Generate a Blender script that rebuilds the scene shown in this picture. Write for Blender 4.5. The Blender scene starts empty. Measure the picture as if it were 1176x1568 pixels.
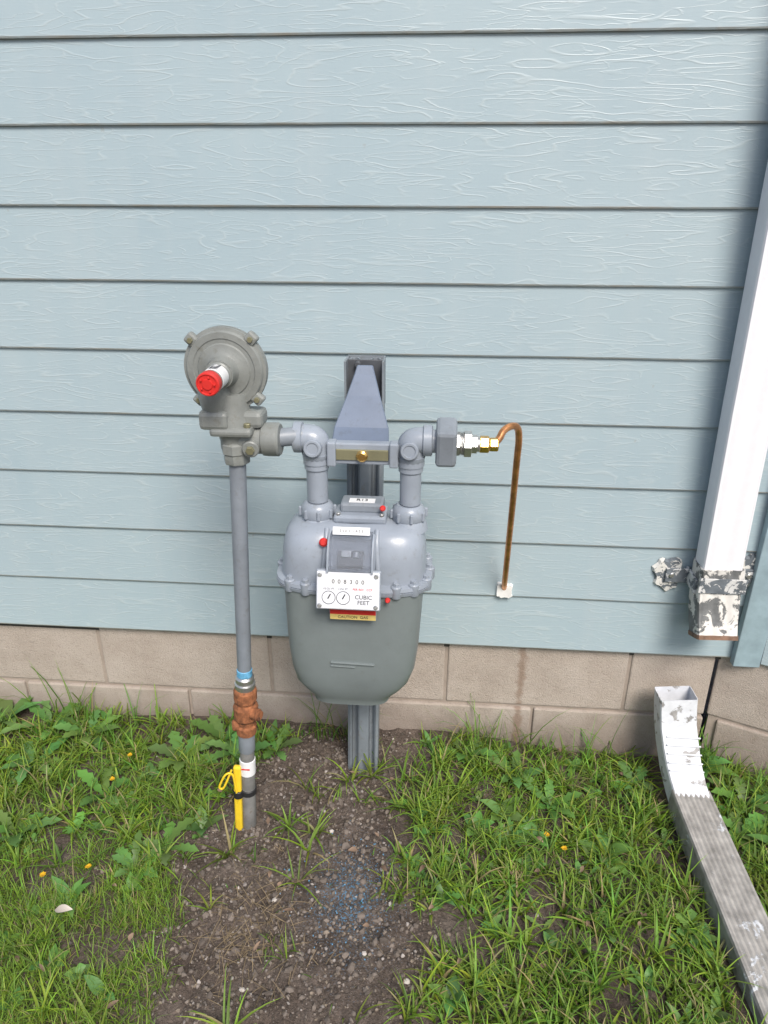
import bpy, bmesh, math, random
from mathutils import Matrix, Vector, noise
random.seed(7)
rnd=random.random
def U(a,b): return a+(b-a)*rnd()
S=bpy.context.scene
COL=S.collection
# ------------------------------------------------------------------ materials
def nt(name):
    m=bpy.data.materials.new(name); m.use_nodes=True
    t=m.node_tree; b=t.nodes['Principled BSDF']
    return m,t,b
def N(t,typ,**k):
    n=t.nodes.new(typ)
    for a,v in k.items(): setattr(n,a,v)
    return n
def ramp(t,fac,stops,interp='LINEAR'):
    r=N(t,'ShaderNodeValToRGB'); r.color_ramp.interpolation=interp
    e=r.color_ramp.elements
    while len(e)<len(stops): e.new(.5)
    for i,(p,c) in enumerate(stops):
        e[i].position=p; e[i].color=(c[0],c[1],c[2],1) if not isinstance(c,float) else (c,c,c,1)
    t.links.new(fac,r.inputs[0]); return r.outputs[0]
def noi(t,vec,scale,detail=4,rough=.6,dist=0):
    n=N(t,'ShaderNodeTexNoise'); n.inputs['Scale'].default_value=scale
    n.inputs['Detail'].default_value=detail; n.inputs['Roughness'].default_value=rough
    n.inputs['Distortion'].default_value=dist
    if vec: t.links.new(vec,n.inputs['Vector'])
    return n.outputs[0]
def mapv(t,sc=(1,1,1),loc=(0,0,0)):
    c=N(t,'ShaderNodeNewGeometry'); m=N(t,'ShaderNodeMapping')
    m.inputs['Scale'].default_value=sc; m.inputs['Location'].default_value=loc
    t.links.new(c.outputs['Position'],m.inputs[0]); return m.outputs[0]
def mth(t,op,a,b=None,c=None,clamp=False):
    n=N(t,'ShaderNodeMath',operation=op); n.use_clamp=clamp
    for i,v in enumerate((a,b,c)):
        if v is None: continue
        if isinstance(v,(int,float)): n.inputs[i].default_value=v
        else: t.links.new(v,n.inputs[i])
    return n.outputs[0]
def mixc(t,f,a,b,bt='MIX'):
    n=N(t,'ShaderNodeMix',data_type='RGBA',blend_type=bt)
    for i,v in ((0,f),(6,a),(7,b)):
        if isinstance(v,(int,float)): n.inputs[i].default_value=v
        elif isinstance(v,tuple): n.inputs[i].default_value=(*v,1)
        else: t.links.new(v,n.inputs[i])
    return n.outputs[2]
def bump(t,b,h,st=.3,dist=.002):
    n=N(t,'ShaderNodeBump'); n.inputs['Strength'].default_value=st; n.inputs['Distance'].default_value=dist
    t.links.new(h,n.inputs['Height']); t.links.new(n.outputs[0],b.inputs['Normal'])
def simple(name,c,rough=.5,metal=0,var=.15,vs=25,bs=.15,bsc=400,dirt=None):
    m,t,b=nt(name)
    v=mapv(t)
    n=noi(t,v,vs,5)
    lo=tuple(x*(1-var) for x in c); hi=tuple(min(1,x*(1+var)) for x in c)
    col=ramp(t,n,[(.3,lo),(.7,hi)])
    if dirt:
        f=ramp(t,noi(t,v,60,6,.7),[(.56,0.),(.68,1.)])
        col=mixc(t,mth(t,'MULTIPLY',f,dirt[1]),col,dirt[0])
    t.links.new(col,b.inputs['Base Color'])
    b.inputs['Roughness'].default_value=rough; b.inputs['Metallic'].default_value=metal
    bump(t,b,noi(t,v,bsc,3),bs,.001)
    return m
def siding_mat():
    m,t,b=nt('painted_siding')
    g=N(t,'ShaderNodeNewGeometry'); s=N(t,'ShaderNodeSeparateXYZ'); t.links.new(g.outputs['Position'],s.inputs[0])
    k=mth(t,'FLOOR',mth(t,'DIVIDE',mth(t,'SUBTRACT',s.outputs[2],.2795),.1425))
    x=mth(t,'ADD',s.outputs[0],mth(t,'MULTIPLY',k,3.37))
    def grain(sx,sz,mul,wd,off):
        cb=N(t,'ShaderNodeCombineXYZ')
        t.links.new(mth(t,'MULTIPLY',x,sx),cb.inputs[0]); t.links.new(mth(t,'MULTIPLY',s.outputs[2],sz),cb.inputs[1]); cb.inputs[2].default_value=off
        n=noi(t,cb.outputs[0],1.0,2.5,.5,.25)
        pp=mth(t,'PINGPONG',mth(t,'MULTIPLY',n,mul),.5)
        line=ramp(t,pp,[(.0,1.),(wd,.0)])
        gate=ramp(t,noi(t,cb.outputs[0],1.7,3),[(.38,.05),(.56,1.)])
        return mth(t,'MULTIPLY',line,gate)
    l1=grain(2.9,18,11.,.12,0.); l2=grain(5.5,36,8.,.11,4.3)
    ln=mth(t,'MAXIMUM',l1,mth(t,'MULTIPLY',l2,.7))
    cb2=N(t,'ShaderNodeCombineXYZ')
    t.links.new(mth(t,'MULTIPLY',x,14),cb2.inputs[0]); t.links.new(mth(t,'MULTIPLY',s.outputs[2],260),cb2.inputs[1])
    fine=noi(t,cb2.outputs[0],1,3)
    h=mth(t,'ADD',ln,mth(t,'MULTIPLY',fine,.25))
    bump(t,b,h,.36,.0009)
    big=noi(t,mapv(t,(1,1,1)),2.2,5)
    col=ramp(t,big,[(.3,(.320,.410,.455)),(.7,(.362,.450,.485))])
    col=mixc(t,mth(t,'MULTIPLY',ln,.17),col,(.60,.63,.60))
    fr=mth(t,'FRACT',mth(t,'DIVIDE',mth(t,'SUBTRACT',s.outputs[2],.2790),.1425))
    lip=mth(t,'MULTIPLY',ramp(t,fr,[(.0,1.),(.022,1.),(.032,0.)]),ramp(t,noi(t,mapv(t,(6,6,1)),2,4),[(.4,.2),(.65,.75)]))
    col=mixc(t,lip,col,(.36,.32,.26))
    # faint vertical weather streaks and specks
    st=ramp(t,noi(t,mapv(t,(22,1,1.2)),1,4,.6),[(.45,0.),(.75,.22)])
    col=mixc(t,st,col,(.42,.47,.49))
    spots=ramp(t,noi(t,mapv(t),55,2),[(.74,0.),(.78,.35)])
    col=mixc(t,spots,col,(.3,.3,.27))
    t.links.new(col,b.inputs['Base Color'])
    b.inputs['Roughness'].default_value=.36
    return m
def block_mat():
    m,t,b=nt('concrete_block')
    v=mapv(t)
    n=noi(t,v,9,8,.7); f=noi(t,v,330,3,.7)
    col=ramp(t,n,[(.25,(.35,.295,.25)),(.5,(.43,.37,.32)),(.75,(.49,.43,.38))])
    col=mixc(t,mth(t,'MULTIPLY',ramp(t,f,[(.3,1.),(.45,0.)]),.65),col,(.22,.18,.15))
    g=N(t,'ShaderNodeNewGeometry'); s=N(t,'ShaderNodeSeparateXYZ'); t.links.new(g.outputs['Position'],s.inputs[0])
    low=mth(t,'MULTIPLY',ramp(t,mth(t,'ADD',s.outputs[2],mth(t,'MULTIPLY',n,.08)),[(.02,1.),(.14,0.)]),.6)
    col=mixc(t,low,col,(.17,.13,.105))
    dx=mth(t,'ABSOLUTE',mth(t,'SUBTRACT',s.outputs[0],.236))
    st=mth(t,'MULTIPLY',ramp(t,mth(t,'ADD',dx,mth(t,'MULTIPLY',noi(t,v,40,3),.03)),[(.018,1.),(.028,0.)]),.6)
    col=mixc(t,st,col,(.2,.12,.075))
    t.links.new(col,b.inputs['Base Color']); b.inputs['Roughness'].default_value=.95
    bump(t,b,mth(t,'ADD',f,mth(t,'MULTIPLY',n,1.5)),.9,.003)
    return m
def flaky(name,paint,under,lo,hi,sc=22,rough=.6,pv=.86):
    m,t,b=nt(name); v=mapv(t)
    n=noi(t,v,sc,7,.65,.6)
    f=ramp(t,n,[(lo,0.),(hi,1.)])
    p=ramp(t,noi(t,v,60,4),[(.3,tuple(x*pv for x in paint)),(.7,paint)])
    u=ramp(t,noi(t,v,35,5),[(.3,tuple(x*.6 for x in under)),(.7,tuple(x*1.3 for x in under))])
    t.links.new(mixc(t,f,u,p),b.inputs['Base Color'])
    b.inputs['Roughness'].default_value=rough
    bump(t,b,f,.6,.0012); return m
def ground_mat():
    m,t,b=nt('soil'); v=mapv(t)
    a=noi(t,v,7,8,.7); c=noi(t,v,120,6,.75); e=noi(t,v,420,3,.7)
    col=ramp(t,a,[(.3,(.105,.083,.070)),(.5,(.175,.143,.122)),(.72,(.25,.212,.186))])
    col=mixc(t,.75,col,ramp(t,c,[(.3,(.22,.20,.19)),(.5,(.75,.73,.71)),(.7,(1.6,1.5,1.42))]),'MULTIPLY')
    col=mixc(t,mth(t,'MULTIPLY',ramp(t,e,[(.62,0.),(.7,1.)]),.5),col,(.34,.3,.27))
    g=N(t,'ShaderNodeNewGeometry'); vd=N(t,'ShaderNodeVectorMath',operation='DISTANCE')
    mp=N(t,'ShaderNodeMapping'); mp.inputs['Scale'].default_value=(1.25,.8,1)
    t.links.new(g.outputs['Position'],mp.inputs[0]); t.links.new(mp.outputs[0],vd.inputs[0]); vd.inputs[1].default_value=(-.17,-.40,0)
    near=ramp(t,vd.outputs['Value'],[(.03,1.),(.22,0.)])
    sp=ramp(t,mth(t,'ADD',noi(t,v,240,4,.75),mth(t,'MULTIPLY',near,.12)),[(.65,0.),(.68,1.)])
    col=mixc(t,mth(t,'MULTIPLY',mth(t,'MULTIPLY',sp,near),.95,clamp=True),col,(.12,.28,.44))
    t.links.new(col,b.inputs['Base Color']); b.inputs['Roughness'].default_value=1
    b.inputs['Specular IOR Level'].default_value=.1
    bump(t,b,mth(t,'ADD',c,mth(t,'MULTIPLY',e,.4)),1,.010); return m
def attr_mat(name,trans=.35,rough=.5,spec=.3):
    m,t,b=nt(name)
    a=N(t,'ShaderNodeVertexColor'); a.layer_name='Col'
    t.links.new(a.outputs[0],b.inputs['Base Color']); b.inputs['Roughness'].default_value=rough
    b.inputs['Specular IOR Level'].default_value=spec
    if trans:
        tr=N(t,'ShaderNodeBsdfTranslucent'); t.links.new(a.outputs[0],tr.inputs[0])
        mx=N(t,'ShaderNodeMixShader'); mx.inputs[0].default_value=trans
        t.links.new(b.outputs[0],mx.inputs[1]); t.links.new(tr.outputs[0],mx.inputs[2])
        t.links.new(mx.outputs[0],t.nodes['Material Output'].inputs[0])
    return m
M_sid=siding_mat(); M_blk=block_mat()
M_mortar=simple('mortar',(.31,.26,.22),.95,bs=.8)
M_dark=simple('dark_gap',(.05,.045,.04),.9)
M_trim=simple('corner_trim',(.26,.35,.39),.5)
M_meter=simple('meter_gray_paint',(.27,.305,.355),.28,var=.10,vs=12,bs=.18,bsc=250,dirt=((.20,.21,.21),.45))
M_metershade=simple('meter_paint_shaded',(.172,.20,.202),.42,var=.09,vs=10,bs=.14,bsc=250,dirt=((.15,.165,.16),.35))  # darker copy of the meter paint: lower case shade put into its colour
M_pipe=simple('gray_pipe_paint',(.205,.23,.262),.40,var=.12,vs=18,bs=.35,bsc=180,dirt=((.14,.14,.14),.4))
M_reg=simple('regulator_paint',(.215,.228,.218),.40,var=.14,bs=.4,bsc=300,dirt=((.14,.135,.11),.45))
M_plate=simple('bracket_paint',(.135,.17,.235),.33,var=.15,vs=9,dirt=((.10,.12,.15),.4))
M_post=simple('post_paint',(.19,.215,.24),.5,var=.18,vs=14,dirt=((.14,.13,.11),.5))
M_darkm=simple('dark_metal',(.07,.075,.085),.45)
M_silver=simple('galvanised_steel',(.55,.55,.54),.32,metal=.85,bs=.4)
M_brass=simple('brass',(.80,.50,.16),.25,metal=.95)
M_olive=simple('olive_brass',(.25,.24,.15),.4,metal=.4)
M_copper=simple('copper',(.66,.30,.13),.3,metal=.92,var=.35,vs=40)
M_red=simple('red_plastic',(.60,.03,.025),.4,var=.05)
M_white=simple('white_label',(.72,.73,.74),.45,var=.05)
M_wplate=simple('white_index_plate',(.70,.72,.76),.3,var=.03)
M_ink=simple('black_ink',(.03,.03,.035),.5)
M_yel=simple('yellow_plastic',(.78,.55,.03),.4,var=.1)
M_ylab=simple('yellow_label',(.62,.48,.16),.5)
M_blue=simple('blue_tape',(.12,.35,.55),.5,var=.4,vs=90)
M_rust=simple('rusty_iron',(.25,.095,.04),.9,var=.6,vs=70,bs=1,bsc=160,dirt=((.06,.03,.022),.85))
M_oldpipe=simple('weathered_steel',(.18,.18,.175),.6,var=.3,vs=30,dirt=((.11,.085,.065),.75))
M_tape=simple('black_tape',(.02,.02,.022),.5)
M_caulk=simple('caulk',(.75,.75,.73),.6)
M_ds=flaky('white_painted_aluminium',(.80,.80,.83),(.5,.5,.5),.12,.14,30,.42,.96)
M_dsflk=flaky('flaking_white_paint',(.70,.68,.64),(.16,.165,.165),.49,.51,24)
M_strap=flaky('flaking_strap_paint',(.72,.71,.67),(.13,.15,.17),.47,.49,45)
M_band=flaky('strap_metal',(.66,.66,.65),(.14,.16,.18),.51,.53,38)
M_scoop=flaky('scoop_paint',(.70,.72,.76),(.33,.32,.31),.40,.43,20)
M_ext=flaky('weathered_extension',(.62,.64,.67),(.33,.315,.295),.60,.63,16)
M_rim=simple('rusty_rim',(.20,.12,.08),.8,var=.4,vs=60)
M_glass,t_,b_=nt('smoked_plastic')
b_.inputs['Base Color'].default_value=(.62,.66,.72,1); b_.inputs['Roughness'].default_value=.05; b_.inputs['Transmission Weight'].default_value=.85; b_.inputs['IOR'].default_value=1.35
M_soil=ground_mat()
M_grass=attr_mat('grass_blades',.42); M_leaf=attr_mat('weed_leaves',.3,.45,.4); M_peb=attr_mat('pebbles',0,.9,.2)
# ------------------------------------------------------------------ helpers
def empty(name,loc=(0,0,0)):
    e=bpy.data.objects.new(name,None); COL.objects.link(e); e.location=loc; e.empty_display_size=.05; return e
def add(name,me,mat=None,par=None,smooth=False,bev=0,seg=2):
    o=bpy.data.objects.new(name,me); COL.objects.link(o)
    if mat: me.materials.append(mat)
    if par: o.parent=par
    if smooth:
        for p in me.polygons: p.use_smooth=True
        if smooth=='auto':
            bm=bmesh.new(); bm.from_mesh(me)
            for e in bm.edges:
                if len(e.link_faces)==2 and e.calc_face_angle(0)>.6: e.smooth=False
            bm.to_mesh(me); bm.free()
    if bev:
        m=o.modifiers.new('b','BEVEL'); m.width=bev; m.segments=seg; m.limit_method='ANGLE'; m.angle_limit=.6
    return o
def mesh(name,v,f):
    me=bpy.data.meshes.new(name); me.from_pydata([tuple(p) for p in v],[],f); me.update(); return me
def fixn(me):
    bm=bmesh.new(); bm.from_mesh(me); bmesh.ops.recalc_face_normals(bm,faces=bm.faces); bm.to_mesh(me); bm.free()
def box(name,c,s,mat,par,bev=.002,rot=None):
    v=[];
    for x in(-.5,.5):
        for y in(-.5,.5):
            for z in(-.5,.5):
                p=Vector((x*s[0],y*s[1],z*s[2]))
                if rot is not None: p=rot@p
                v.append(p+Vector(c))
    me=mesh(name,v,[(0,1,3,2),(4,6,7,5),(0,4,5,1),(2,3,7,6),(0,2,6,4),(1,5,7,3)]); fixn(me)
    return add(name,me,mat,par,bev=bev)
def frame(ax):
    z=Vector(ax).normalized(); a=Vector((0,0,1)) if abs(z.z)<.9 else Vector((1,0,0))
    x=a.cross(z).normalized(); y=z.cross(x); return x,y,z
def lathe(name,p,ax,prof,mat,par,n=32,smooth='auto'):
    x,y,z=frame(ax); p=Vector(p); v=[];f=[]
    for r,h in prof:
        for i in range(n):
            a=2*math.pi*i/n; v.append(p+z*h+x*(r*math.cos(a))+y*(r*math.sin(a)))
    for j in range(len(prof)-1):
        for i in range(n):
            a=j*n+i;b=j*n+(i+1)%n; f.append((a,b,b+n,a+n))
    f.append(tuple(range(n))[::-1]); f.append(tuple(range((len(prof)-1)*n,len(prof)*n)))
    me=mesh(name,v,f); fixn(me); return add(name,me,mat,par,smooth=smooth)
def cyl(name,a,b,r,mat,par,n=28,r2=None,c=.0012):
    a=Vector(a);b=Vector(b);L=(b-a).length; r2=r if r2 is None else r2
    return lathe(name,a,b-a,[(r-c,0),(r,c),(r2,L-c),(r2-c,L)],mat,par,n)
def hexn(name,a,b,r,mat,par,n=6):
    a=Vector(a);b=Vector(b);L=(b-a).length
    return lathe(name,a,b-a,[(r*.9,0),(r,L*.12),(r,L*.88),(r*.9,L)],mat,par,n,smooth=False)
def tube(name,pts,r,mat,par,res=8,cyc=False):
    cu=bpy.data.curves.new(name,'CURVE'); cu.dimensions='3D'; sp=cu.splines.new('NURBS'); sp.points.add(len(pts)-1)
    for q,p in zip(sp.points,pts): q.co=(*p,1)
    sp.use_endpoint_u=True; sp.order_u=3; sp.resolution_u=res
    cu.bevel_depth=r; cu.bevel_resolution=6; cu.use_fill_caps=True; cu.materials.append(mat)
    tmp=bpy.data.objects.new('t',cu); COL.objects.link(tmp)
    dg=bpy.context.evaluated_depsgraph_get(); me=bpy.data.meshes.new_from_object(tmp.evaluated_get(dg))
    bpy.data.objects.remove(tmp)
    for p in me.polygons: p.use_smooth=True
    o=bpy.data.objects.new(name,me); COL.objects.link(o)
    if not me.materials: me.materials.append(mat)
    o.parent=par; return o
def loft(name,secs,mat,par,n=64,fn=None):
    v=[];f=[]
    for (z,cx,cy,hx,hy,e) in secs:
        for i in range(n):
            a=2*math.pi*i/n; c=math.cos(a); s=math.sin(a)
            x=hx*math.copysign(abs(c)**(2/e),c); y=hy*math.copysign(abs(s)**(2/e),s)
            p=Vector((cx+x,cy+y,z))
            if fn: p=fn(p,cx,cy)
            v.append(p)
    m=len(secs)
    for j in range(m-1):
        for i in range(n):
            a=j*n+i;b=j*n+(i+1)%n; f.append((a,b,b+n,a+n))
    f.append(tuple(range(n))[::-1]); f.append(tuple(range((m-1)*n,m*n)))
    me=mesh(name,v,f); fixn(me); return add(name,me,mat,par,smooth='auto')
def extr(name,poly,x0,x1,mat,par,bev=.001):
    "poly in (y,z), extruded along x"
    n=len(poly); v=[(x0,a,b) for a,b in poly]+[(x1,a,b) for a,b in poly]
    f=[tuple(range(n)),tuple(range(n,2*n))[::-1]]+[(i,(i+1)%n,(i+1)%n+n,i+n) for i in range(n)]
    me=mesh(name,v,f); fixn(me); return add(name,me,mat,par,bev=bev)
def text(name,s,p,rot,size,mat,par):
    cu=bpy.data.curves.new(name,'FONT'); cu.body=s; cu.size=size; cu.align_x='CENTER'; cu.align_y='CENTER'; cu.extrude=.0002
    cu.materials.append(mat)
    o=bpy.data.objects.new(name,cu); COL.objects.link(o); o.location=p; o.rotation_euler=rot; o.parent=par; return o
def blob(name,cx,cy,cz,rx,rz,mat,par,seed,th=.006,sq=2.):
    v=[];n=36
    for s in(0,1):
        for i in range(n):
            a=6.283*i/n; r=1+.30*noise.noise(Vector((math.cos(a)*2,math.sin(a)*2,seed)))+.10*noise.noise(Vector((math.cos(a)*6,math.sin(a)*6,seed)))
            ca=math.copysign(abs(math.cos(a))**(2/sq),math.cos(a)); sa=math.copysign(abs(math.sin(a))**(2/sq),math.sin(a))
            v.append((cx+rx*r*ca*(1-.12*s),cy-th*s,cz+rz*r*sa*(1-.12*s)))
    f=[tuple(range(n))[::-1],tuple(range(n,2*n))]+[(i,(i+1)%n,(i+1)%n+n,i+n) for i in range(n)]
    me=mesh(name,v,f); fixn(me); return add(name,me,mat,par)
# ------------------------------------------------------------------ house
house=empty('house')
def siding(name,x0,x1,org,ang,par,n):
    z0=.2795; c=.1425; v=[];f=[]; ca,sa=math.cos(ang),math.sin(ang)
    for k in range(20):
        b=len(v)
        for i in range(n+1):
            x=x0+(x1-x0)*i/n; z=z0+c*k
            w=.0011*noise.noise(Vector((x*2.3,k*5.1,0)))+.0005*noise.noise(Vector((x*14,k*5.1,3))); q=.0012*noise.noise(Vector((x*1.7,k*3.3,9)))
            for (yy,zz) in ((.010,z+.0),(.001+q,z+w),(q-.0005,z+w+.003),(.007,z+c+.006)):
                v.append((org[0]+x*ca-yy*sa, org[1]+x*sa+yy*ca, zz))
        for i in range(n):
            for j in range(3):
                a=b+i*4+j; f.append((a,a+4,a+5,a+1))
    me=mesh(name,v,f); fixn(me); return add(name,me,M_sid,par)
siding('lap_siding',-4,.742,(0,0),0,house,300)
AN=math.radians(-24)
siding('angled_lap_siding',.05,1.6,(.742,-.004),AN,house,60)
box('wall_sheathing',(-1.64,.115,1.7),(4.72,.19,2.88),M_dark,house,0)
tr=box('corner_board',(.772,-.012,1.72),(.062,.022,2.90),M_trim,house,.002,Matrix.Rotation(math.radians(.6),3,'Y'))
def blocks(name,x0,x1,org,ang,joints_off):
    ca,sa=math.cos(ang),math.sin(ang); R3=Matrix.Rotation(ang,3,'Z')
    for row,(za,zb) in enumerate(((.092,.285),(-.105,.084),(-.30,-.115))):
        x=x0+(joints_off if row%2==0 else joints_off-.2275)
        while x>x0: x-=.455
        while x<x1:
            a=max(x+.004,x0); b=min(x+.451,x1)
            if b-a>.02:
                cx=(a+b)/2; yy=.12-.005*row+U(-.001,.001)
                box('block',(org[0]+cx*ca-yy*sa,org[1]+cx*sa+yy*ca,(za+zb)/2),(b-a,.2,zb-za),M_blk,house,.004,R3)
            x+=.455
    cx=(x0+x1)/2; yy=.1235
    box('mortar_joints',(org[0]+cx*ca-yy*sa,org[1]+cx*sa+yy*ca,-.01),(x1-x0-.01,.2,.575),M_mortar,house,0,R3)
blocks('f',-4.08,.703,(0,0),0,.03+.0)
blocks('g',.0,1.6,(.703,.004),AN,.25)
# ------------------------------------------------------------------ ground
def lerp(t,pts):
    for (a,b),(c,d) in zip(pts,pts[1:]):
        if t>=c: return b+(d-b)*max(0,min(1,(a-t)/(a-c)))
    return pts[-1][1]
LB=[(0,-.36),(-.08,-.36),(-.2,-.45),(-.3,-.49),(-.41,-.50),(-.6,-.49),(-.78,-.44),(-1.2,-.42),(-1.6,-.3)]
RB=[(0,-.06),(-.1,-.06),(-.19,-.08),(-.38,-.09),(-.5,-.05),(-.56,.0),(-.75,-.01),(-1.2,-.02),(-1.6,-.2)]
def dirtm(x,y):
    w=.085*noise.noise(Vector((x*8,y*8,1)))+.05*noise.noise(Vector((x*25,y*25,5)))
    return min(x-lerp(y,LB),lerp(y,RB)-x)+w   # >0 inside bare soil
def sst(a,b,x):
    t=max(0,min(1,(x-a)/(b-a))); return t*t*(3-2*t)
def gz(x,y):
    z=-.045*sst(-.1,.45,x)*sst(-.9,0,y)-.012*sst(-.6,-1.2,x)
    z+=.012*noise.noise(Vector((x*3,y*3,0)))+.007*noise.noise(Vector((x*11,y*11,3)))
    d=dirtm(x,y)
    if -1.6<y<.1: z+= (.012*noise.noise(Vector((x*28,y*28,7)))+.006*noise.noise(Vector((x*60,y*60,2))))*sst(-.05,.05,d)
    r=math.hypot(x+.16,y+.12); z-=.020*math.exp(-(r/.05)**2)
    r=math.hypot(x+.392,y+.325); z-=.010*math.exp(-(r/.04)**2)
    return z
def coords(lo,hi,st,far):
    c=[]; x=lo
    while x<hi: c.append(x); x+=st
    c.append(hi); s=st; 
    a=lo;b=hi; L=[];Rr=[]
    while s<far: s*=1.6; a-=s; b+=s; L.append(a); Rr.append(b)
    return L[::-1]+c+Rr
xs=coords(-1.5,1.3,.0085,60); ys=coords(-1.3,.1,.0085,60)
v=[(x,y,gz(x,y)) for y in ys for x in xs]; nx=len(xs)
f=[(j*nx+i,j*nx+i+1,(j+1)*nx+i+1,(j+1)*nx+i) for j in range(len(ys)-1) for i in range(nx-1)]
add('ground',mesh('ground',v,f),M_soil,smooth=True)
# ------------------------------------------------------------------ blade masses
class Mass:
    def __init__(s): s.v=[];s.f=[];s.c=[]
    def strip(s,p,d,L,w,bend,col,n=4,jag=0,prof=None,fold=.0,drop=0,k0=.6,thin=False):
        d=Vector(d); side=Vector((-d.y,d.x,0)).normalized(); b=len(s.v)
        ang=bend[0]; q=Vector(p); h=Vector((d.x,d.y,0)).normalized()
        for i in range(n+1):
            t=i/n
            ww=w*(prof(t) if prof else (1-t**1.6)*.98+.02)
            if jag and 0<i<n: ww*=1+jag*(1 if i%2 else -1)
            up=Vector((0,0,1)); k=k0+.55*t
            if thin:
                s.v.append(q-side*ww); s.v.append(q+side*ww); m=2
            else:
                s.v.append(q-side*ww+up*fold*ww); s.v.append(q); s.v.append(q+side*ww+up*fold*ww); m=3
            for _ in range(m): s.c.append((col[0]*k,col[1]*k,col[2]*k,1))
            a=ang+(bend[1]-ang)*t
            q=q+(h*math.cos(a)+up*math.sin(a))*(L/n)
        for i in range(n):
            if thin: a=b+2*i; s.f.append((a,a+1,a+3,a+2))
            else: a=b+3*i; s.f.append((a,a+1,a+4,a+3)); s.f.append((a+1,a+2,a+5,a+4))
    def done(s,name,mat,par=None):
        me=mesh(name,s.v,s.f); ca=me.color_attributes.new('Col','FLOAT_COLOR','POINT')
        ca.data.foreach_set('color',[x for c in s.c for x in c])
        return add(name,me,mat,par,smooth=True)
def gcol(t=1,yl=0):
    r=rnd()
    if r<.07: return (.44*U(.8,1.1),.37,.18)
    k=U(.6,1.35)*t
    return ((U(.14,.21)+yl*.07)*k,(U(.28,.37)+yl*.03)*k,U(.03,.07)*k)
G=Mass()
def blocked(x,y):
    if y>.010: return True
    if .563<x<.675 and y<-.03: return True
    if math.hypot(x+.392,y+.325)<.03: return True
    return False
def blade(x,y,L,w,a=None,lean=None,thin=False,col=None):
    if blocked(x,y): return
    a=U(0,6.283) if a is None else a
    b0=U(.9,1.5) if lean is None else lean
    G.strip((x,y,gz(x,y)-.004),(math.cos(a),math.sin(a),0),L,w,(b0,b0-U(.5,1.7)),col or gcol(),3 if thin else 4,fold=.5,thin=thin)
def inlawn(x,y): 
    d=dirtm(x,y)
    if d>0: return .02
    p=min(1,-d/.08+.08)
    bare=noise.noise(Vector((x*7,y*7,20)))+.5*noise.noise(Vector((x*19,y*19,23)))
    if bare>.2: p*=max(.12,1-(bare-.2)*5)
    if y>-.045: p*=.5
    return p
for _ in range(3100):
    x=U(-1.4,1.15); y=U(-1.05,0)
    if rnd()>inlawn(x,y): continue
    fine=(x<-.35 and y<-.42)
    n=random.randint(5,11)
    cl=noise.noise(Vector((x*5,y*5,50))); tt=U(.75,1.15); yl=U(0,1)
    for _ in range(n):
        if fine: blade(x+random.gauss(0,.018),y+random.gauss(0,.018),U(.02,.05),U(.0007,.0013),thin=True,col=gcol(tt,yl))
        else: blade(x+random.gauss(0,.010),y+random.gauss(0,.010),U(.025,.07)*(1.05+.6*cl),U(.0012,.0026),col=gcol(tt,yl))
for _ in range(1700):   # coarse sprawling clumps, blades radiating from one crown
    x=U(-1.4,1.15); y=U(-1.05,-.01)
    if x<-.35 and y<-.45 and rnd()<.75: continue
    if rnd()>inlawn(x,y)+.03: continue
    tt=U(.8,1.3); yl=U(0,1.2); L=U(.045,.11); w=U(.0018,.0035); a0=U(0,6.28); n=random.randint(6,13)
    for i in range(n):
        blade(x+random.gauss(0,.004),y+random.gauss(0,.004),L*U(.5,1.1),w*U(.7,1.1),a=a0+6.28*i/n+U(-.4,.4),lean=U(.55,1.35),col=gcol(tt,yl))
for _ in range(10000):  # undergrowth
    x=U(-1.4,1.15); y=U(-1.05,0)
    if rnd()>inlawn(x,y)+.015: continue
    blade(x,y,U(.012,.035),U(.0008,.0018),thin=True)
for _ in range(26000):  # fine lawn to the lower left
    x=U(-1.25,-.42); y=U(-1.05,-.38)
    if rnd()>inlawn(x,y)*sst(-.38,-.5,y)*1.3: continue
    blade(x,y,U(.02,.055),U(.0006,.0012),thin=True,col=gcol(1.15,.6))
for _ in range(3000):  # wider surroundings
    x=U(-3.2,3.0); y=U(-3.2,0)
    if -1.4<x<1.15 and y>-1.05: continue
    if dirtm(x,y)>0: continue
    for _ in range(4): blade(x+U(-.02,.02),y+U(-.02,.02),U(.04,.08),U(.002,.004),thin=True)
# tall tufts
for (x,y,n,L) in ((-.93,-.03,18,.20),(-.98,-.02,8,.24),(-.25,-.03,18,.17),(-.20,-.03,12,.21),(.10,-.03,14,.16),(.16,-.04,16,.19),(.21,-.03,8,.22),(.33,-.03,10,.14),(.42,-.03,10,.17),(.47,-.02,8,.2),(-.30,-.03,10,.14),(-.74,-.02,8,.15),(.70,-.01,16,.22),(.73,-.03,12,.17),(.05,-.12,14,.10),(-.02,-.22,12,.10),(.45,-.12,12,.12),(.35,-.3,12,.11),(.2,-.35,12,.1),(.5,-.25,12,.13),(.3,-.5,12,.1),(.08,-.45,12,.1),(.45,-.5,12,.1),(-.6,-.07,12,.11),(-.8,-.12,16,.12),(-1.02,-.1,14,.12),(.55,-.6,12,.09),(.15,-.62,14,.09),(.72,-.2,14,.12),(.8,-.12,14,.13),(.75,-.35,14,.1)):
    for _ in range(n): blade(x+random.gauss(0,.03),y+random.gauss(0,.010),L*U(.5,1.1),U(.0012,.0024),lean=U(1.15,1.52))
G.done('grass',M_grass)
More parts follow.
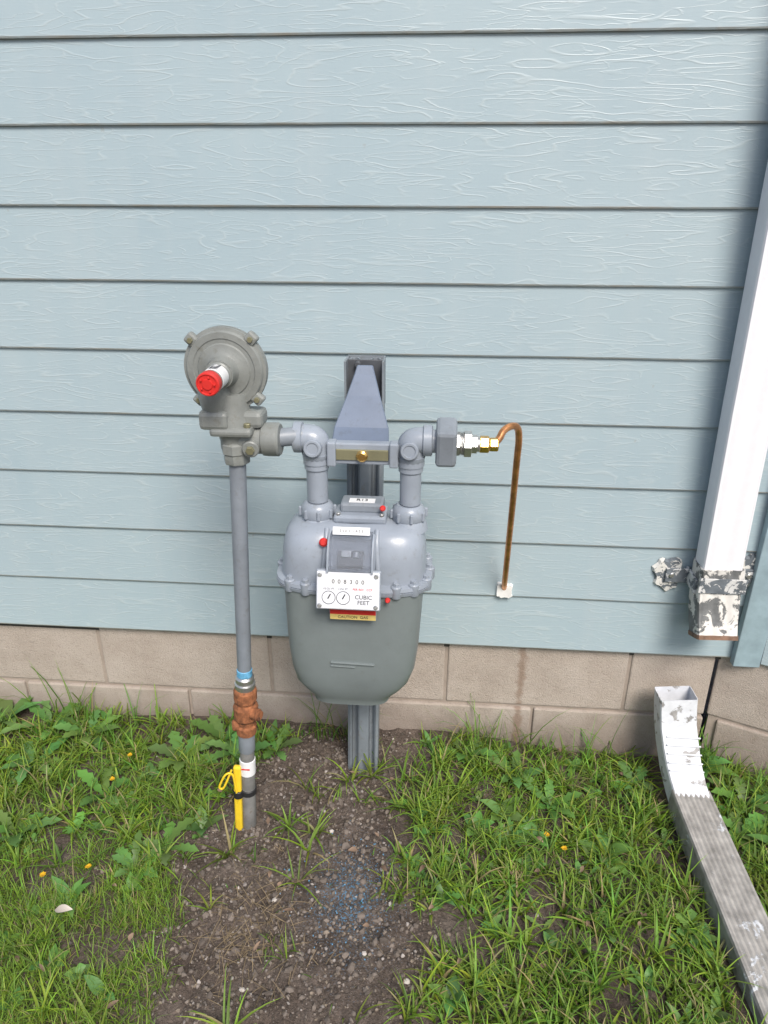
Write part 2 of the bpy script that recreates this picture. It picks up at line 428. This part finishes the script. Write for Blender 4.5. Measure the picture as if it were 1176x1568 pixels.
# broadleaf weeds
W=Mass()
def lp(t): return max(.03,(math.sin(math.pi*min(1,t**.75*.97+.02))))
def dp(t): return max(.05,.18+.82*math.sin(math.pi*min(1,(t**1.3))*.93)) if t<.98 else .05
def rosette(x,y,n,L,w,kind):
    if blocked(x,y): return
    a0=U(0,6.28)
    for i in range(n):
        a=a0+6.283*i/n+U(-.3,.3); l=L*U(.6,1.1); k=U(.7,1.2)
        c=(U(.10,.15)*k,U(.21,.28)*k,U(.05,.075)*k)
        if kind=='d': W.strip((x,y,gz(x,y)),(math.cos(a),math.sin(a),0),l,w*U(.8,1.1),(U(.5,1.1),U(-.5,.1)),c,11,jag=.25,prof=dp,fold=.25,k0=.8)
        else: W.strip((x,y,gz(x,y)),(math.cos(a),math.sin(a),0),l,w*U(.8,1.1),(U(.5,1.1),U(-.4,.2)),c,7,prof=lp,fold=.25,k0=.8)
for (x,y,n,L,w,k) in ((-1.0,-.05,7,.13,.012,'d'),(-.88,-.08,8,.12,.013,'d'),(-.97,-.2,7,.11,.012,'d'),(-.52,-.08,8,.11,.014,'d'),(-.60,-.16,9,.11,.015,'d'),(-.47,-.13,6,.1,.014,'d'),(-.38,-.1,6,.09,.012,'d'),(-.55,-.42,6,.085,.012,'d'),(-.60,-.47,7,.08,.01,'d'),(-.49,-.36,4,.07,.014,'o'),(-.70,-.55,6,.07,.011,'o'),(-.9,-.4,7,.1,.013,'d'),(-.67,-.68,5,.05,.010,'o'),
  (.22,-.12,7,.09,.011,'d'),(.18,-.25,5,.06,.016,'o'),(.24,-.30,6,.06,.016,'o'),(.12,-.3,5,.05,.014,'o'),(.40,-.33,5,.07,.015,'o'),(.3,-.2,6,.08,.011,'d'),(.10,-.07,5,.09,.012,'d'),(.06,-.68,4,.05,.012,'o'),(.76,-.15,6,.1,.014,'d'),(.72,-.25,6,.09,.014,'d'),(.8,-.3,5,.09,.015,'o'),(.52,-.1,5,.09,.013,'d'),(-.75,-.28,7,.09,.013,'d'),(.7,-.03,8,.10,.018,'o'),(-1.13,-.04,6,.14,.02,'o')):
    rosette(x,y,n,L,w,k)
for _ in range(700):
    x=U(-1.4,1.2); y=U(-1.05,-.02)
    if x<-.4 and y<-.45 and rnd()<.6: continue
    if rnd()<inlawn(x,y)*.9: rosette(x,y,random.randint(2,6),U(.02,.055),U(.005,.011),random.choice('dooo'))
W.done('broadleaf_weeds',M_leaf)
# straw, clods, gravel
P=Mass()
bmi=bmesh.new(); bmesh.ops.create_icosphere(bmi,subdivisions=1,radius=1); iv=[v.co.copy() for v in bmi.verts]; jf=[tuple(v.index for v in f.verts) for f in bmi.faces]; bmi.free()
def pebble(x,y,r,c,sink=.3):
    b=len(P.v); z=gz(x,y); R=Matrix.Rotation(U(0,6.28),3,Vector((rnd()-.5,rnd()-.5,rnd()-.5)).normalized()); sc=(U(.7,1.2),U(.7,1.2),U(.5,.9))
    for q in iv:
        k=U(.7,1.2); p=R@Vector((q.x*sc[0],q.y*sc[1],q.z*sc[2]))*r*k
        P.v.append(Vector((x,y,z+r*sink))+p); P.c.append((*c,1))
    for t in jf: P.f.append(tuple(b+i for i in t))
for _ in range(26000):
    x=U(-.75,.25); y=U(-1.05,0)
    if dirtm(x,y)<-.03: 
        if rnd()>.1: continue
    r=.0008+.0046*rnd()**3.6; k=U(.4,1.35); h=U(-.02,.01)
    c=(.185*k,(.157+h*.3)*k,(.136+h)*k) if rnd()<.9 else (.30*k,.27*k,.25*k)
    if rnd()<.22 and math.hypot((x+.14)*1.1,y+.48)<.17*rnd()+.02: c=(.13,.29,.45); r=min(r,.002)
    pebble(x,y,r,c)
for _ in range(600):
    x=U(-.5,0); y=U(-1.1,-.05)
    if dirtm(x,y)>0: k=U(.6,1.2); pebble(x,y,U(.004,.010),(.165*k,.138*k,.118*k),.05)
for x,y,r in ((-.29,-.52,.009),(-.06,-.51,.007),(-.1,-.62,.006),(-.2,-.35,.006),(-.31,-.7,.006),(-.02,-.66,.006),(-.37,-.5,.005)): pebble(x,y,r,(.50,.46,.42))
P.done('gravel',M_peb).data.shade_flat()
St=Mass()
for _ in range(420):
    x=U(-1.1,.9); y=U(-1.05,-.02)
    if rnd()<.5: x=-.33+random.gauss(0,.05); y=-.58+random.gauss(0,.07)
    if blocked(x,y): continue
    a=U(0,6.28); k=U(.6,1.2)
    St.strip((x,y,gz(x,y)+.004),(math.cos(a),math.sin(a),0),U(.02,.06),.0007,(.15,-.1),(.34*k,.26*k,.16*k),3)
for _ in range(70):
    x=U(-1.1,.9); y=U(-1.,-.02)
    if blocked(x,y): continue
    a=U(0,6.28); k=U(.6,1.2)
    St.strip((x,y,gz(x,y)+.02),(math.cos(a),math.sin(a),0),U(.012,.026),U(.003,.007),(.3,-.3),(.30*k,.21*k,.15*k),5,prof=lp,fold=.4)
St.strip((-.70,-.60,gz(-.70,-.60)+.04),(1,.1,0),.035,.009,(.2,-.2),(.62,.55,.48),6,prof=lp,fold=.3)
St.done('dead_leaves_and_straw',attr_mat('straw',.1,.8,.1))
Fl=Mass()
for x,y in ((-.72,-.19),(-.73,-.27),(.27,-.33),(-.76,-.53),(.3,-.37),(-.68,-.5)):
    for i in range(14):
        a=6.283*i/14; Fl.strip((x,y,gz(x,y)+.045),(math.cos(a),math.sin(a),0),U(.006,.009),.0018,(.6,.1),(.85,.50,.02),3,prof=lp)
    Fl.strip((x,y,gz(x,y)),(1,0,0),.046,.001,(1.5,1.5),(.12,.2,.05),3,prof=lambda t:1)
Fl.done('dandelion_flowers',M_leaf)
# ------------------------------------------------------------------ riser pipe
ris=empty('gas_riser_pipe',(0,0,0))
A=Vector((-.392,-.325,0)); B=Vector((-.352,-.32,.875))
def rp(z): return A+(B-A)*(z/.875)
cyl('riser_upper_pipe',rp(.37),rp(.862),.0142,M_pipe,ris,r2=.0152)
cyl('blue_tape_band',rp(.398),rp(.414),.0158,M_blue,ris)
lathe('steel_union',rp(.368),B-A,[(.020,0),(.021,.004),(.021,.012),(.018,.014),(.019,.018),(.019,.026),(.016,.03)],M_silver,ris)
lathe('rusty_valve',rp(.250),B-A,[(.016,0),(.021,.003),(.022,.022),(.018,.026),(.019,.036),(.025,.045),(.026,.072),(.021,.082),(.024,.090),(.024,.112),(.021,.118)],M_rust,ris,14,smooth=False)
lathe('valve_stem',rp(.312)+Vector((.015,-.01,0)),(.9,-.35,0),[(.012,0),(.013,.016),(.010,.018),(.010,.022)],M_rust,ris)
lathe('valve_boss',rp(.275)+Vector((-.014,-.004,0)),(-.95,-.3,0),[(.012,0),(.012,.012),(.009,.015)],M_rust,ris)
cyl('riser_lower_pipe',rp(-.06),rp(.252),.0155,M_oldpipe,ris)
lathe('coupling',rp(.205),B-A,[(.0165,0),(.0175,.003),(.0175,.04),(.0165,.046)],M_pipe,ris)
cyl('white_tag',rp(.142),rp(.182),.0172,M_white,ris)
box('tag_print',rp(.165)+Vector((0,-.0172,0)),(.018,.001,.003),M_red,ris,0)
cyl('black_tape_band',rp(.085),rp(.10),.0178,M_tape,ris)
box('yellow_marker',rp(.075)+Vector((-.020,-.012,.0)),(.017,.012,.19),M_yel,ris,.004,Matrix.Rotation(math.radians(3),3,'Y'))
q=rp(.15)+Vector((-.022,-.018,0))
tube('yellow_wire',[q+Vector(p) for p in ((.0,0,-.08),(-.002,-.004,-.02),(-.004,-.006,.01),(-.018,-.01,.012),(-.03,-.012,-.012),(-.036,-.012,-.028),(-.028,-.010,-.034),(-.018,-.01,-.012),(-.006,-.006,.018))],.0024,M_yel,ris)
cyl('tape_on_marker',rp(.083)+Vector((-.019,-.012,0)),rp(.102)+Vector((-.019,-.012,0)),.0105,M_tape,ris)
# ------------------------------------------------------------------ regulator
reg=empty('gas_pressure_regulator')
C=Vector((-.360,-.315,1.025)); AX=Vector((-.03,-1,-.05))
x_,y_,z_=frame(AX)
lathe('diaphragm_case_back',C+AX.normalized()*-.045,AX,[(.030,0),(.050,.004),(.060,.018),(.064,.036),(.071,.038),(.072,.046)],M_reg,reg,48)
lathe('diaphragm_case_front',C,AX,[(.0715,.0015),(.072,.004),(.0715,.008),(.0665,.009),(.0655,.0125),(.064,.014),(.054,.0145),(.052,.013),(.046,.013),(.044,.0155),(.034,.017),(.028,.020),(.0245,.027),(.0235,.040)],M_reg,reg,56)
for k in range(4):
    a=math.radians(47+90*k); p=C+x_*(.0725*math.cos(a))+y_*(.0725*math.sin(a))
    Rl=Matrix.Rotation(-math.atan2(p.z-C.z,p.x-C.x),3,'Y')
    box('bolt_lug',p-Vector((0,.006,0)),(.020,.016,.020),M_reg,reg,.004,Rl)
    hexn('lug_bolt',p+AX*.013,p+AX*.018,.0050,M_olive,reg)
lathe('spring_barrel',C+AX*.03,AX,[(.021,0),(.021,.012),(.0185,.014),(.0185,.058),(.017,.060)],M_reg,reg,32)
cyl('barrel_label',C+AX*.046,C+AX*.078,.0190,M_white,reg)
for i in range(5): box('label_print',C+AX*.062+Vector((.002,-.011+.0055*i,.0190)),(.014,.0018,.0006),M_darkm,reg,0)
lathe('red_cap',C+AX*.082,AX,[(.0185,0),(.0195,.002),(.0195,.016),(.018,.018),(.0165,.0182),(.0155,.0165),(.009,.0165),(.008,.0185),(.0,.0185)],M_red,reg,24)
for i in range(5):
    a=i*math.pi/2.5; box('cap_rib',C+AX*.1003+x_*(.012*math.cos(a))+y_*(.012*math.sin(a)),(.003,.003,.003),M_red,reg,.0005)
box('vent_block',C+Vector((-.020,-.022,-.083)),(.052,.036,.034),M_reg,reg,.008)
lathe('vent_neck',C+Vector((-.020,-.012,-.075)),(.0,-.12,1),[(.022,0),(.024,.01),(.028,.035),(.024,.05)],M_reg,reg)
lathe('valve_body_neck',(-.355,-.315,.985),(0,0,-1),[(.030,0),(.031,.03),(.035,.045),(.036,.062),(.030,.070),(.026,.085),(.026,.10)],M_reg,reg,36)
box('body_flange',(-.352,-.325,.922),(.074,.06,.016),M_reg,reg,.006)
box('outlet_side_block',(-.322,-.312,.940),(.045,.05,.03),M_reg,reg,.008)
lathe('outlet_hub',(-.345,-.315,.900),(1,0,.02),[(.024,0),(.026,.02),(.026,.040),(.029,.042),(.030,.050),(.030,.068),(.027,.072)],M_reg,reg,36)
lathe('plug_boss',(-.322,-.33,.893),(.1,-1,-.1),[(.016,0),(.015,.016),(.013,.018)],M_reg,reg,24)
hexn('plug',(-.3205,-.346,.891),(-.3200,-.353,.890),.008,M_olive,reg)
for dx in (-.03,.028):
    hexn('flange_bolt',(-.352+dx,-.343,.930),(-.352+dx,-.343,.937),.006,M_olive,reg)
lathe('inlet_nut',(-.353,-.32,.858),(0,0,1),[(.022,0),(.0235,.003),(.0235,.018),(.026,.020),(.026,.036),(.022,.040)],M_reg,reg,8)
# ------------------------------------------------------------------ meter piping loop
loop=empty('meter_piping_loop')
YL=-.285; ZL=.902
cyl('inlet_pipe',(-.285,-.310,ZL),(-.232,-.288,ZL),.0165,M_pipe,loop)
def elbow(nm,cx,sgn,horiz_end):
    pts=[(horiz_end,YL,.897),(cx+sgn*.012,YL,.897),(cx,YL,.893),(cx,YL,.880),(cx,YL,.850)]
    tube(nm+'_elbow_body',pts,.0245,M_meter,loop)
    lathe(nm+'_side_collar',(horiz_end,YL,.897),(sgn,0,0),[(.024,-.012),(.028,-.010),(.028,.004),(.025,.006)],M_meter,loop)
    lathe(nm+'_lower_collar',(cx,YL,.838),(0,0,1),[(.021,0),(.0225,.002),(.0225,.012),(.020,.015),(.024,.020),(.026,.03)],M_meter,loop)
    cyl(nm+'_swivel_pipe',(cx,YL,.775),(cx,YL,.845),.0195,M_meter,loop)
    lathe(nm+'_boss',(cx-.002,YL-.018,.884),(0,-1,.1),[(.017,0),(.016,.012),(.0145,.0135),(.011,.0135),(.010,.0115),(.0,.0115)],M_meter,loop,24)
elbow('left',-.216,-1,-.250)
elbow('right',-.044,1,-.012)
for nm,cx in (('left',-.217),('right',-.046)):
    lathe(nm+'_meter_hub',(cx,YL,.725),(0,0,1),[(.036,0),(.034,.012),(.030,.020)],M_meter,loop)
    lathe(nm+'_meter_nut',(cx,YL,.744),(0,0,1),[(.029,0),(.031,.003),(.031,.02),(.027,.026),(.022,.030)],M_meter,loop,24)
    for i in range(8):
        a=i*math.pi/4+.2; box(nm+'_nut_lug',(cx+.031*math.cos(a),YL+.031*math.sin(a),.756),(.009,.006,.018),M_meter,loop,.002,Matrix.Rotation(a,3,'Z'))
box('meter_bar',(-.131,YL-.002,.872),(.135,.020,.040),M_meter,loop,.003)
box('meter_bar_recess',(-.131,YL-.0135,.871),(.094,.004,.020),M_olive,loop,.001)
lathe('bar_bolt',(-.131,YL-.014,.870),(0,-1,0),[(.0105,0),(.0105,.006),(.007,.009)],M_brass,loop,10)
for dx in (-.055,.057): box('bar_end',(-.131+dx,YL-.008,.872),(.016,.026,.046),M_meter,loop,.003)
cyl('outlet_stub',(-.012,YL,.896),(.004,YL,.896),.021,M_meter,loop)
box('outlet_union_nut',(.018,YL,.895),(.037,.066,.070),M_pipe,loop,.007,Matrix.Rotation(math.radians(12),3,'X'))
lathe('steel_bushing',(.036,YL,.893),(1,0,0),[(.022,0),(.022,.005),(.019,.006),(.020,.010),(.018,.012),(.024,.014),(.024,.026),(.017,.028),(.017,.036)],M_silver,loop,6,smooth=False)
for i in range(4): cyl('thread',(.0385+.0028*i,YL,.893),(.040+.0028*i,YL,.893),.0215,M_silver,loop,24,c=.0004)
cyl('steel_nipple',(.068,YL,.893),(.078,YL,.893),.0145,M_silver,loop)
hexn('brass_nut',(.076,YL,.893),(.094,YL,.893),.0155,M_brass,loop)
hexn('brass_flare_nut',(.094,YL,.893),(.110,YL,.893),.0125,M_brass,loop)
cop=empty('copper_gas_tube')
tube('tube',[(.100,YL,.893),(.112,-.275,.899),(.118,-.262,.912),(.134,-.245,.917),(.149,-.228,.910),(.154,-.215,.880),(.154,-.205,.845),(.160,-.145,.72),(.166,-.075,.575),(.170,-.030,.480),(.173,.0,.445),(.174,.01,.43)],.0066,M_copper,cop,12)
blob('caulk_patch',.174,.006,.441,.021,.020,M_caulk,cop,7.7,.014,3.6)
# ------------------------------------------------------------------ support post + bracket
post=empty('meter_support_post')
prof=[(-.037,.018),(-.037,-.018),(-.031,-.022),(-.027,-.018),(-.026,-.006),(-.022,-.004),(-.016,-.006),(-.013,-.018),(-.009,-.021),(.009,-.021),(.013,-.018),(.016,-.006),(.022,-.004),(.026,-.006),(.027,-.018),(.031,-.022),(.037,-.018),(.037,.018)]
v=[];f=[]
zs=[-.1,.2,.6,1.008]
for z in zs:
    cx=-.155+.013*z
    for a,b in prof: v.append((cx+a,-.108+b,z))
n=len(prof)
for j in range(3):
    for i in range(n): f.append((j*n+i,j*n+(i+1)%n,(j+1)*n+(i+1)%n,(j+1)*n+i))
me=mesh('u',v,f); fixn(me)
o=add('u_channel',me,M_post,post); so=o.modifiers.new('s','SOLIDIFY'); so.thickness=.003; so.offset=-1
for sx in (-1,1): box('top_flange',(-.141+sx*.036,-.140,.965),(.004,.045,.09),M_post,post,.001)
box('top_web_shaded',(-.141,-.131,.965),(.07,.004,.085),M_darkm,post,.001)  # web coloured dark to stand for the shade inside the channel
pl=[(-.015,-.158,1.002),(.015,-.158,1.002),(-.020,-.166,.985),(.020,-.166,.985),(-.032,-.192,.950),(.032,-.192,.950),(-.051,-.232,.900),(.051,-.232,.900),(-.053,-.255,.880),(.053,-.255,.880),(-.053,-.272,.876),(.053,-.272,.876)]
cxp=-.139
me=mesh('sp',[(cxp+a,b,c) for a,b,c in pl],[(i,i+1,i+3,i+2) for i in range(0,10,2)])
o=add('bracket_plate',me,M_plate,post); so=o.modifiers.new('s','SOLIDIFY'); so.thickness=.004
o.modifiers.new('b','BEVEL').width=.002
cyl('bracket_bolt',(-.155,-.130,1.0),(-.155,-.146,1.0),.006,M_darkm,post)
# ------------------------------------------------------------------ gas meter
met=empty('gas_meter'); CX=-.147; CY=-.285
def up(p,cx,cy):
    if p.y<cy:
        g=math.exp(-((p.x-cx)/.045)**2); p.y+=g*.018*min(1,(cy-p.y)/.05)
    return p
loft('upper_case',[(.640,CX,CY,.137,.080,3.8),(.650,CX,CY,.137,.080,3.8),(.680,CX,CY,.1355,.078,3.7),(.705,CX,CY,.133,.074,3.6),(.722,CX,CY,.128,.067,3.5),(.734,CX,CY,.120,.057,3.4),(.741,CX,CY,.106,.044,3.2),(.744,CX,CY,.085,.030,3)],M_meter,met,80,up)
loft('case_flange',[(.6235,CX,CY,.140,.083,3.4),(.6245,CX,CY,.148,.091,3.4),(.631,CX,CY,.1495,.0925,3.4),(.6315,CX,CY,.147,.090,3.4),(.633,CX,CY,.147,.090,3.4),(.6335,CX,CY,.1495,.0925,3.4),(.640,CX,CY,.148,.091,3.4),(.642,CX,CY,.138,.081,3.4)],M_meter,met,72)
loft('lower_case',[(.350,-.155,CY,.074,.052,4),(.3525,-.155,CY,.078,.056,4),(.362,-.155,CY,.079,.058,4),(.371,-.154,CY,.087,.062,4),(.386,-.153,CY,.101,.068,4),(.406,-.152,CY,.114,.073,4.4),(.440,-.150,CY,.123,.077,4.8),(.490,-.149,CY,.128,.080,5),(.550,-.148,CY,.1305,.082,5),(.600,-.147,CY,.132,.083,5),(.626,CX,CY,.134,.084,5)],M_metershade,met,88)
for a in (225,245,295,315,340,180,0,160,20,135,45):
    ar=math.radians(a); c=math.cos(ar); s=math.sin(ar)
    px=CX+.143*math.copysign(abs(c)**(2/3.2),c); py=CY+.086*math.copysign(abs(s)**(2/3.2),s)
    lathe('flange_lug',(px,py,.621),(0,0,1),[(.009,0),(.010,.002),(.010,.022),(.008,.024)],M_meter,met,16)
    hexn('flange_bolt',(px,py,.644),(px,py,.651),.0058,M_meter,met)
for sx in (-1,1):
    tube('shoulder_rib',[(CX+sx*.046,CY-.045,.738),(CX+sx*.046,CY-.062,.724),(CX+sx*.048,CY-.073,.695),(CX+sx*.051,CY-.080,.655)],.005,M_meter,met)
box('embossed_line',(-.146,CY-.0795,.470),(.085,.006,.0035),M_metershade,met,.001,Matrix.Rotation(math.radians(1.5),3,'Y'))
box('embossed_line',(-.165,CY-.0785,.462),(.048,.006,.0028),M_metershade,met,.001,Matrix.Rotation(math.radians(1.5),3,'Y'))
box('top_cover',(-.135,-.285,.750),(.098,.060,.016),M_meter,met,.005)
box('top_cover_lid',(-.133,-.275,.766),(.080,.045,.020),M_pipe,met,.005)
box('top_label',(-.133,-.284,.7770),(.048,.018,.0015),M_white,met,0)
text('top_label_text','R13',(-.133,-.284,.7782),(0,0,0),.014,M_ink,met)
for dx in(-.04,.04): cyl('cover_screw',(-.135+dx,-.308,.756),(-.135+dx,-.308,.762),.005,M_silver,met)
def seal(p,r=.006):
    lathe('red_seal',p,(0,-1,.3),[(r*.7,0),(r,.002),(r,.007),(r*.6,.010)],M_red,met,14)
seal((-.093,-.305,.772),.0055); seal((-.196,-.352,.722),.008); seal((-.078,-.378,.622),.005)
# index box with clear hood
TL=math.radians(14)
extr('index_housing',[(-.345,.608),(-.385,.608),(-.400,.682),(-.380,.690),(-.352,.730),(-.340,.738)],-.184,-.102,M_meter,met,.004)
extr('index_works',[(-.384,.690),(-.390,.694),(-.372,.716),(-.362,.712)],-.168,-.122,M_darkm,met,.001)
box('index_works_plate',(-.152,-.3775,.712),(.018,.004,.012),M_silver,met,.001,Matrix.Rotation(math.radians(-40),3,'X'))
cyl('index_works_gear',(-.135,-.380,.704),(-.135,-.372,.712),.007,M_silver,met,16)
extr('index_clear_hood',[(-.398,.686),(-.4045,.690),(-.402,.702),(-.388,.727),(-.372,.742),(-.352,.746),(-.345,.740),(-.368,.730),(-.384,.710)],-.182,-.106,M_glass,met,.002)
for sx in(-1,1): extr('hood_rim',[(-.398,.684),(-.362,.742),(-.364,.747),(-.382,.738),(-.398,.716),(-.408,.690)],-.1435+sx*.0395-.0018,-.1435+sx*.0395+.0018,M_meter,met,.0008)
Rt=Matrix.Rotation(-TL,3,'X')
fc=Vector((-.1465,-.402,.6535)); nrm=Rt@Vector((0,-1,0)); upv=Rt@Vector((0,0,1))
box('index_bezel',fc,(.116,.008,.074),M_meter,met,.003,Rt)
box('index_plate',fc+nrm*.0055,(.112,.005,.069),M_wplate,met,.0025,Rt)
for sx in(-1,1):
    for sz in(-1,1):
        p=fc+nrm*.008+Vector((sx*.050,0,0))+upv*(sz*.028); cyl('plate_screw',p,p+nrm*.003,.004,M_silver,met,14)
er=(math.pi/2-TL,0,0)
F=fc+nrm*.0083
def mk(nm,s,dx,dz,size): text(nm,s,F+Vector((dx,0,0))+upv*dz,er,size,M_ink,met)
for i,ch in enumerate('008300'):
    box('digit_window',F+Vector((-.026+.0105*i,0,0))+upv*.0165,(.0085,.0006,.0105),M_white,met,0,Rt)
    text('digit',ch,F+nrm*.0006+Vector((-.026+.0105*i,0,0))+upv*.0165,er,.0105,M_ink,met)
mk('cubic','CUBIC',.028,-.011,.0105); mk('feet','FEET',.028,-.021,.0105)
for dx in(-.034,-.008):
    lathe('dial_ring',F+Vector((dx,0,0))+upv*-.013,nrm,[(.0122,0),(.0122,.0006),(.0112,.0006),(.0112,.0002),(.0,.0002)],M_ink,met,32)
    lathe('dial_face',F+Vector((dx,0,0))+upv*-.013,nrm,[(.0113,0),(.0113,.0005),(.0,.0005)],M_wplate,met,32)
    box('dial_hand',F+nrm*.001+Vector((dx+.001,0,0))+upv*-.0105,(.002,.0008,.010),M_ink,met,0,Rt@Matrix.Rotation(.5,3,'Y'))
mk('ft1','2 CU. FT.',-.008,.003,.0045); mk('ft2','1/2 CU. FT.',-.034,.003,.0045)
text('perrev','PER REV   CCF',F+Vector((.026,0,0))+upv*.003,er,.0055,M_red,met)
box('sticker_tag',(-.141,-.3860,.600),(.086,.002,.034),M_meter,met,.001)
box('red_sticker',(-.141,-.3875,.600),(.084,.0015,.012),M_red,met,0); box('yellow_sticker',(-.141,-.3875,.5885),(.084,.0015,.011),M_ylab,met,0)
text('sticker_text','CAUTION  GAS',(-.141,-.3885,.5885),(math.pi/2,0,0),.008,M_ink,met)
Rw=Matrix.Rotation(math.radians(-35),3,'X')
box('index_top_label',(-.144,-.3655,.7515),(.066,.002,.014),M_white,met,0,Rw)
text('index_top_text','2 5 0  C L A S S',(-.144,-.3672,.7525),(math.radians(55),0,0),.0065,M_ink,met)
# ------------------------------------------------------------------ downspout
ds=empty('downspout')
def rtube(name,path,w,d,mat,par,ribs=0,amp=.0015,fx=None,thick=.0015):
    """rectangular ribbed tube swept on a path in the y/z plane"""
    ring=[]
    nf=40; rc=.10
    def rib(t): return amp*math.cos(t*math.pi*2*ribs) if ribs and .06<t<.94 else 0
    for i in range(nf):
        t=i/(nf-1); ring.append((-.5+t,-.5+ (rc*.8 if i in(0,nf-1) else 0), rib(t)))
    for i in range(1,4): ring.append((.5,-.5+i/4,0))
    for i in range(nf):
        t=i/(nf-1); ring.append((.5-t,.5-(rc*.8 if i in(0,nf-1) else 0),-rib(t)))
    for i in range(1,4): ring.append((-.5,.5-i/4,0))
    n=len(ring); v=[];f=[]
    for j,p in enumerate(path):
        p=Vector(p); a=Vector(path[max(0,j-1)]); b=Vector(path[min(len(path)-1,j+1)]); tg=(b-a).normalized()
        X=Vector((1,0,0)); X=(X-tg*X.dot(tg)).normalized(); Nn=X.cross(tg)
        if Nn.y>0 or (abs(Nn.y)<.3 and Nn.z<0): Nn=-Nn
        k=fx[j] if fx else 1
        for a_,b_,o_ in ring: v.append(p+X*(a_*w*k)+Nn*(-b_*d*k+ -o_))
    for j in range(len(path)-1):
        for i in range(n): f.append((j*n+i,j*n+(i+1)%n,(j+1)*n+(i+1)%n,(j+1)*n+i))
    me=mesh(name,v,f); fixn(me); o=add(name,me,mat,par); s=o.modifiers.new('s','SOLIDIFY'); s.thickness=thick; s.offset=0; return o
rtube('downspout_pipe',[(.614,-.048,2.9),(.617,-.048,2.0),(.620,-.048,1.3),(.625,-.048,.9),(.632,-.048,.545)],.083,.056,M_ds,ds,2,.0007)
rtube('downspout_elbow',[(.633,-.048,.555),(.634,-.050,.50),(.635,-.056,.465),(.636,-.068,.425),(.637,-.084,.392)],.090,.064,M_dsflk,ds,3,.0012,[1,1,1,.97,.94])
rtube('elbow_rim',[(.6368,-.0815,.398),(.6370,-.085,.389)],.087,.0625,M_rim,ds,0,0,None,.003)
blob('strap_ear',.545,.002,.500,.034,.044,M_strap,ds,1.3,.008)
blob('strap_ear_right',.724,.002,.518,.028,.044,M_strap,ds,4.1,.008)
box('strap_left',(.586,-.032,.505),(.007,.068,.036),M_band,ds,.002); box('strap_left_foot',(.561,-.0095,.503),(.050,.006,.036),M_band,ds,.002)
box('strap_right',(.682,-.032,.508),(.007,.068,.036),M_band,ds,.002); box('strap_right_foot',(.706,-.0095,.508),(.046,.006,.036),M_band,ds,.002)
box('strap_front',(.634,-.0865,.520),(.100,.003,.036),M_band,ds,.001)
for x,z in ((.548,.505),(.718,.510)): cyl('strap_screw',(x,-.011,z),(x,-.017,z),.006,M_silver,ds,12)
# ground extension
ex=empty('downspout_extension')
rtube('extension_scoop',[(.592,-.060,.212),(.595,-.062,.18),(.600,-.068,.135),(.607,-.084,.09),(.613,-.115,.045),(.617,-.160,.016),(.618,-.20,.006)],.084,.058,M_scoop,ex,0,0,[1,1,1,1,.98,.96,.95])
for j,(y,z) in enumerate(((-.122,.120),(-.131,.103),(-.142,.087),(-.155,.072),(-.168,.060))):
    box('elbow_crimp',(.611+.001*j,y+.015,z+.000),(.080,.004,.005),M_scoop,ex,.002,Matrix.Rotation(math.radians(40),3,'X'))
rtube('extension_pipe',[(.619,-.185,.002),(.621,-.40,.0),(.627,-.70,-.006),(.632,-1.25,-.012)],.088,.064,M_ext,ex,8,.0011)
# ------------------------------------------------------------------ light, sky, camera
w=bpy.data.worlds.new('World'); S.world=w; w.use_nodes=True; wt=w.node_tree
sk=wt.nodes.new('ShaderNodeTexSky'); sk.sky_type='NISHITA'; sk.sun_disc=False
EL=math.radians(47); AZ=math.radians(158)   # azimuth clockwise from +Y: behind camera, to the right
sk.sun_elevation=EL; sk.sun_rotation=AZ; sk.air_density=1; sk.dust_density=2.5
wt.links.new(sk.outputs[0],wt.nodes['Background'].inputs[0]); wt.nodes['Background'].inputs[1].default_value=.15
L=bpy.data.lights.new('sun','SUN'); L.energy=3.8; L.angle=math.radians(24); L.color=(1,.94,.87)
so=bpy.data.objects.new('sun',L); COL.objects.link(so)
sd=Vector((math.sin(AZ)*math.cos(EL),math.cos(AZ)*math.cos(EL),math.sin(EL)))
so.rotation_euler=sd.to_track_quat('Z','Y').to_euler(); so.location=sd*5
cd=bpy.data.cameras.new('camera'); cam=bpy.data.objects.new('camera',cd); COL.objects.link(cam)
cd.sensor_fit='VERTICAL'; cd.sensor_height=36; cd.lens=25.03; cd.clip_end=500; cd.clip_start=.02
cam.location=(0,-1.5,1.283)
cam.rotation_euler=(Matrix.Rotation(math.radians(4.35),3,'Z')@Matrix.Rotation(math.pi/2-math.radians(23.4),3,'X')@Matrix.Rotation(math.radians(.23),3,'Z')).to_euler()
S.camera=cam
S.view_settings.view_transform='Standard'; S.view_settings.look='None'; S.view_settings.exposure=0
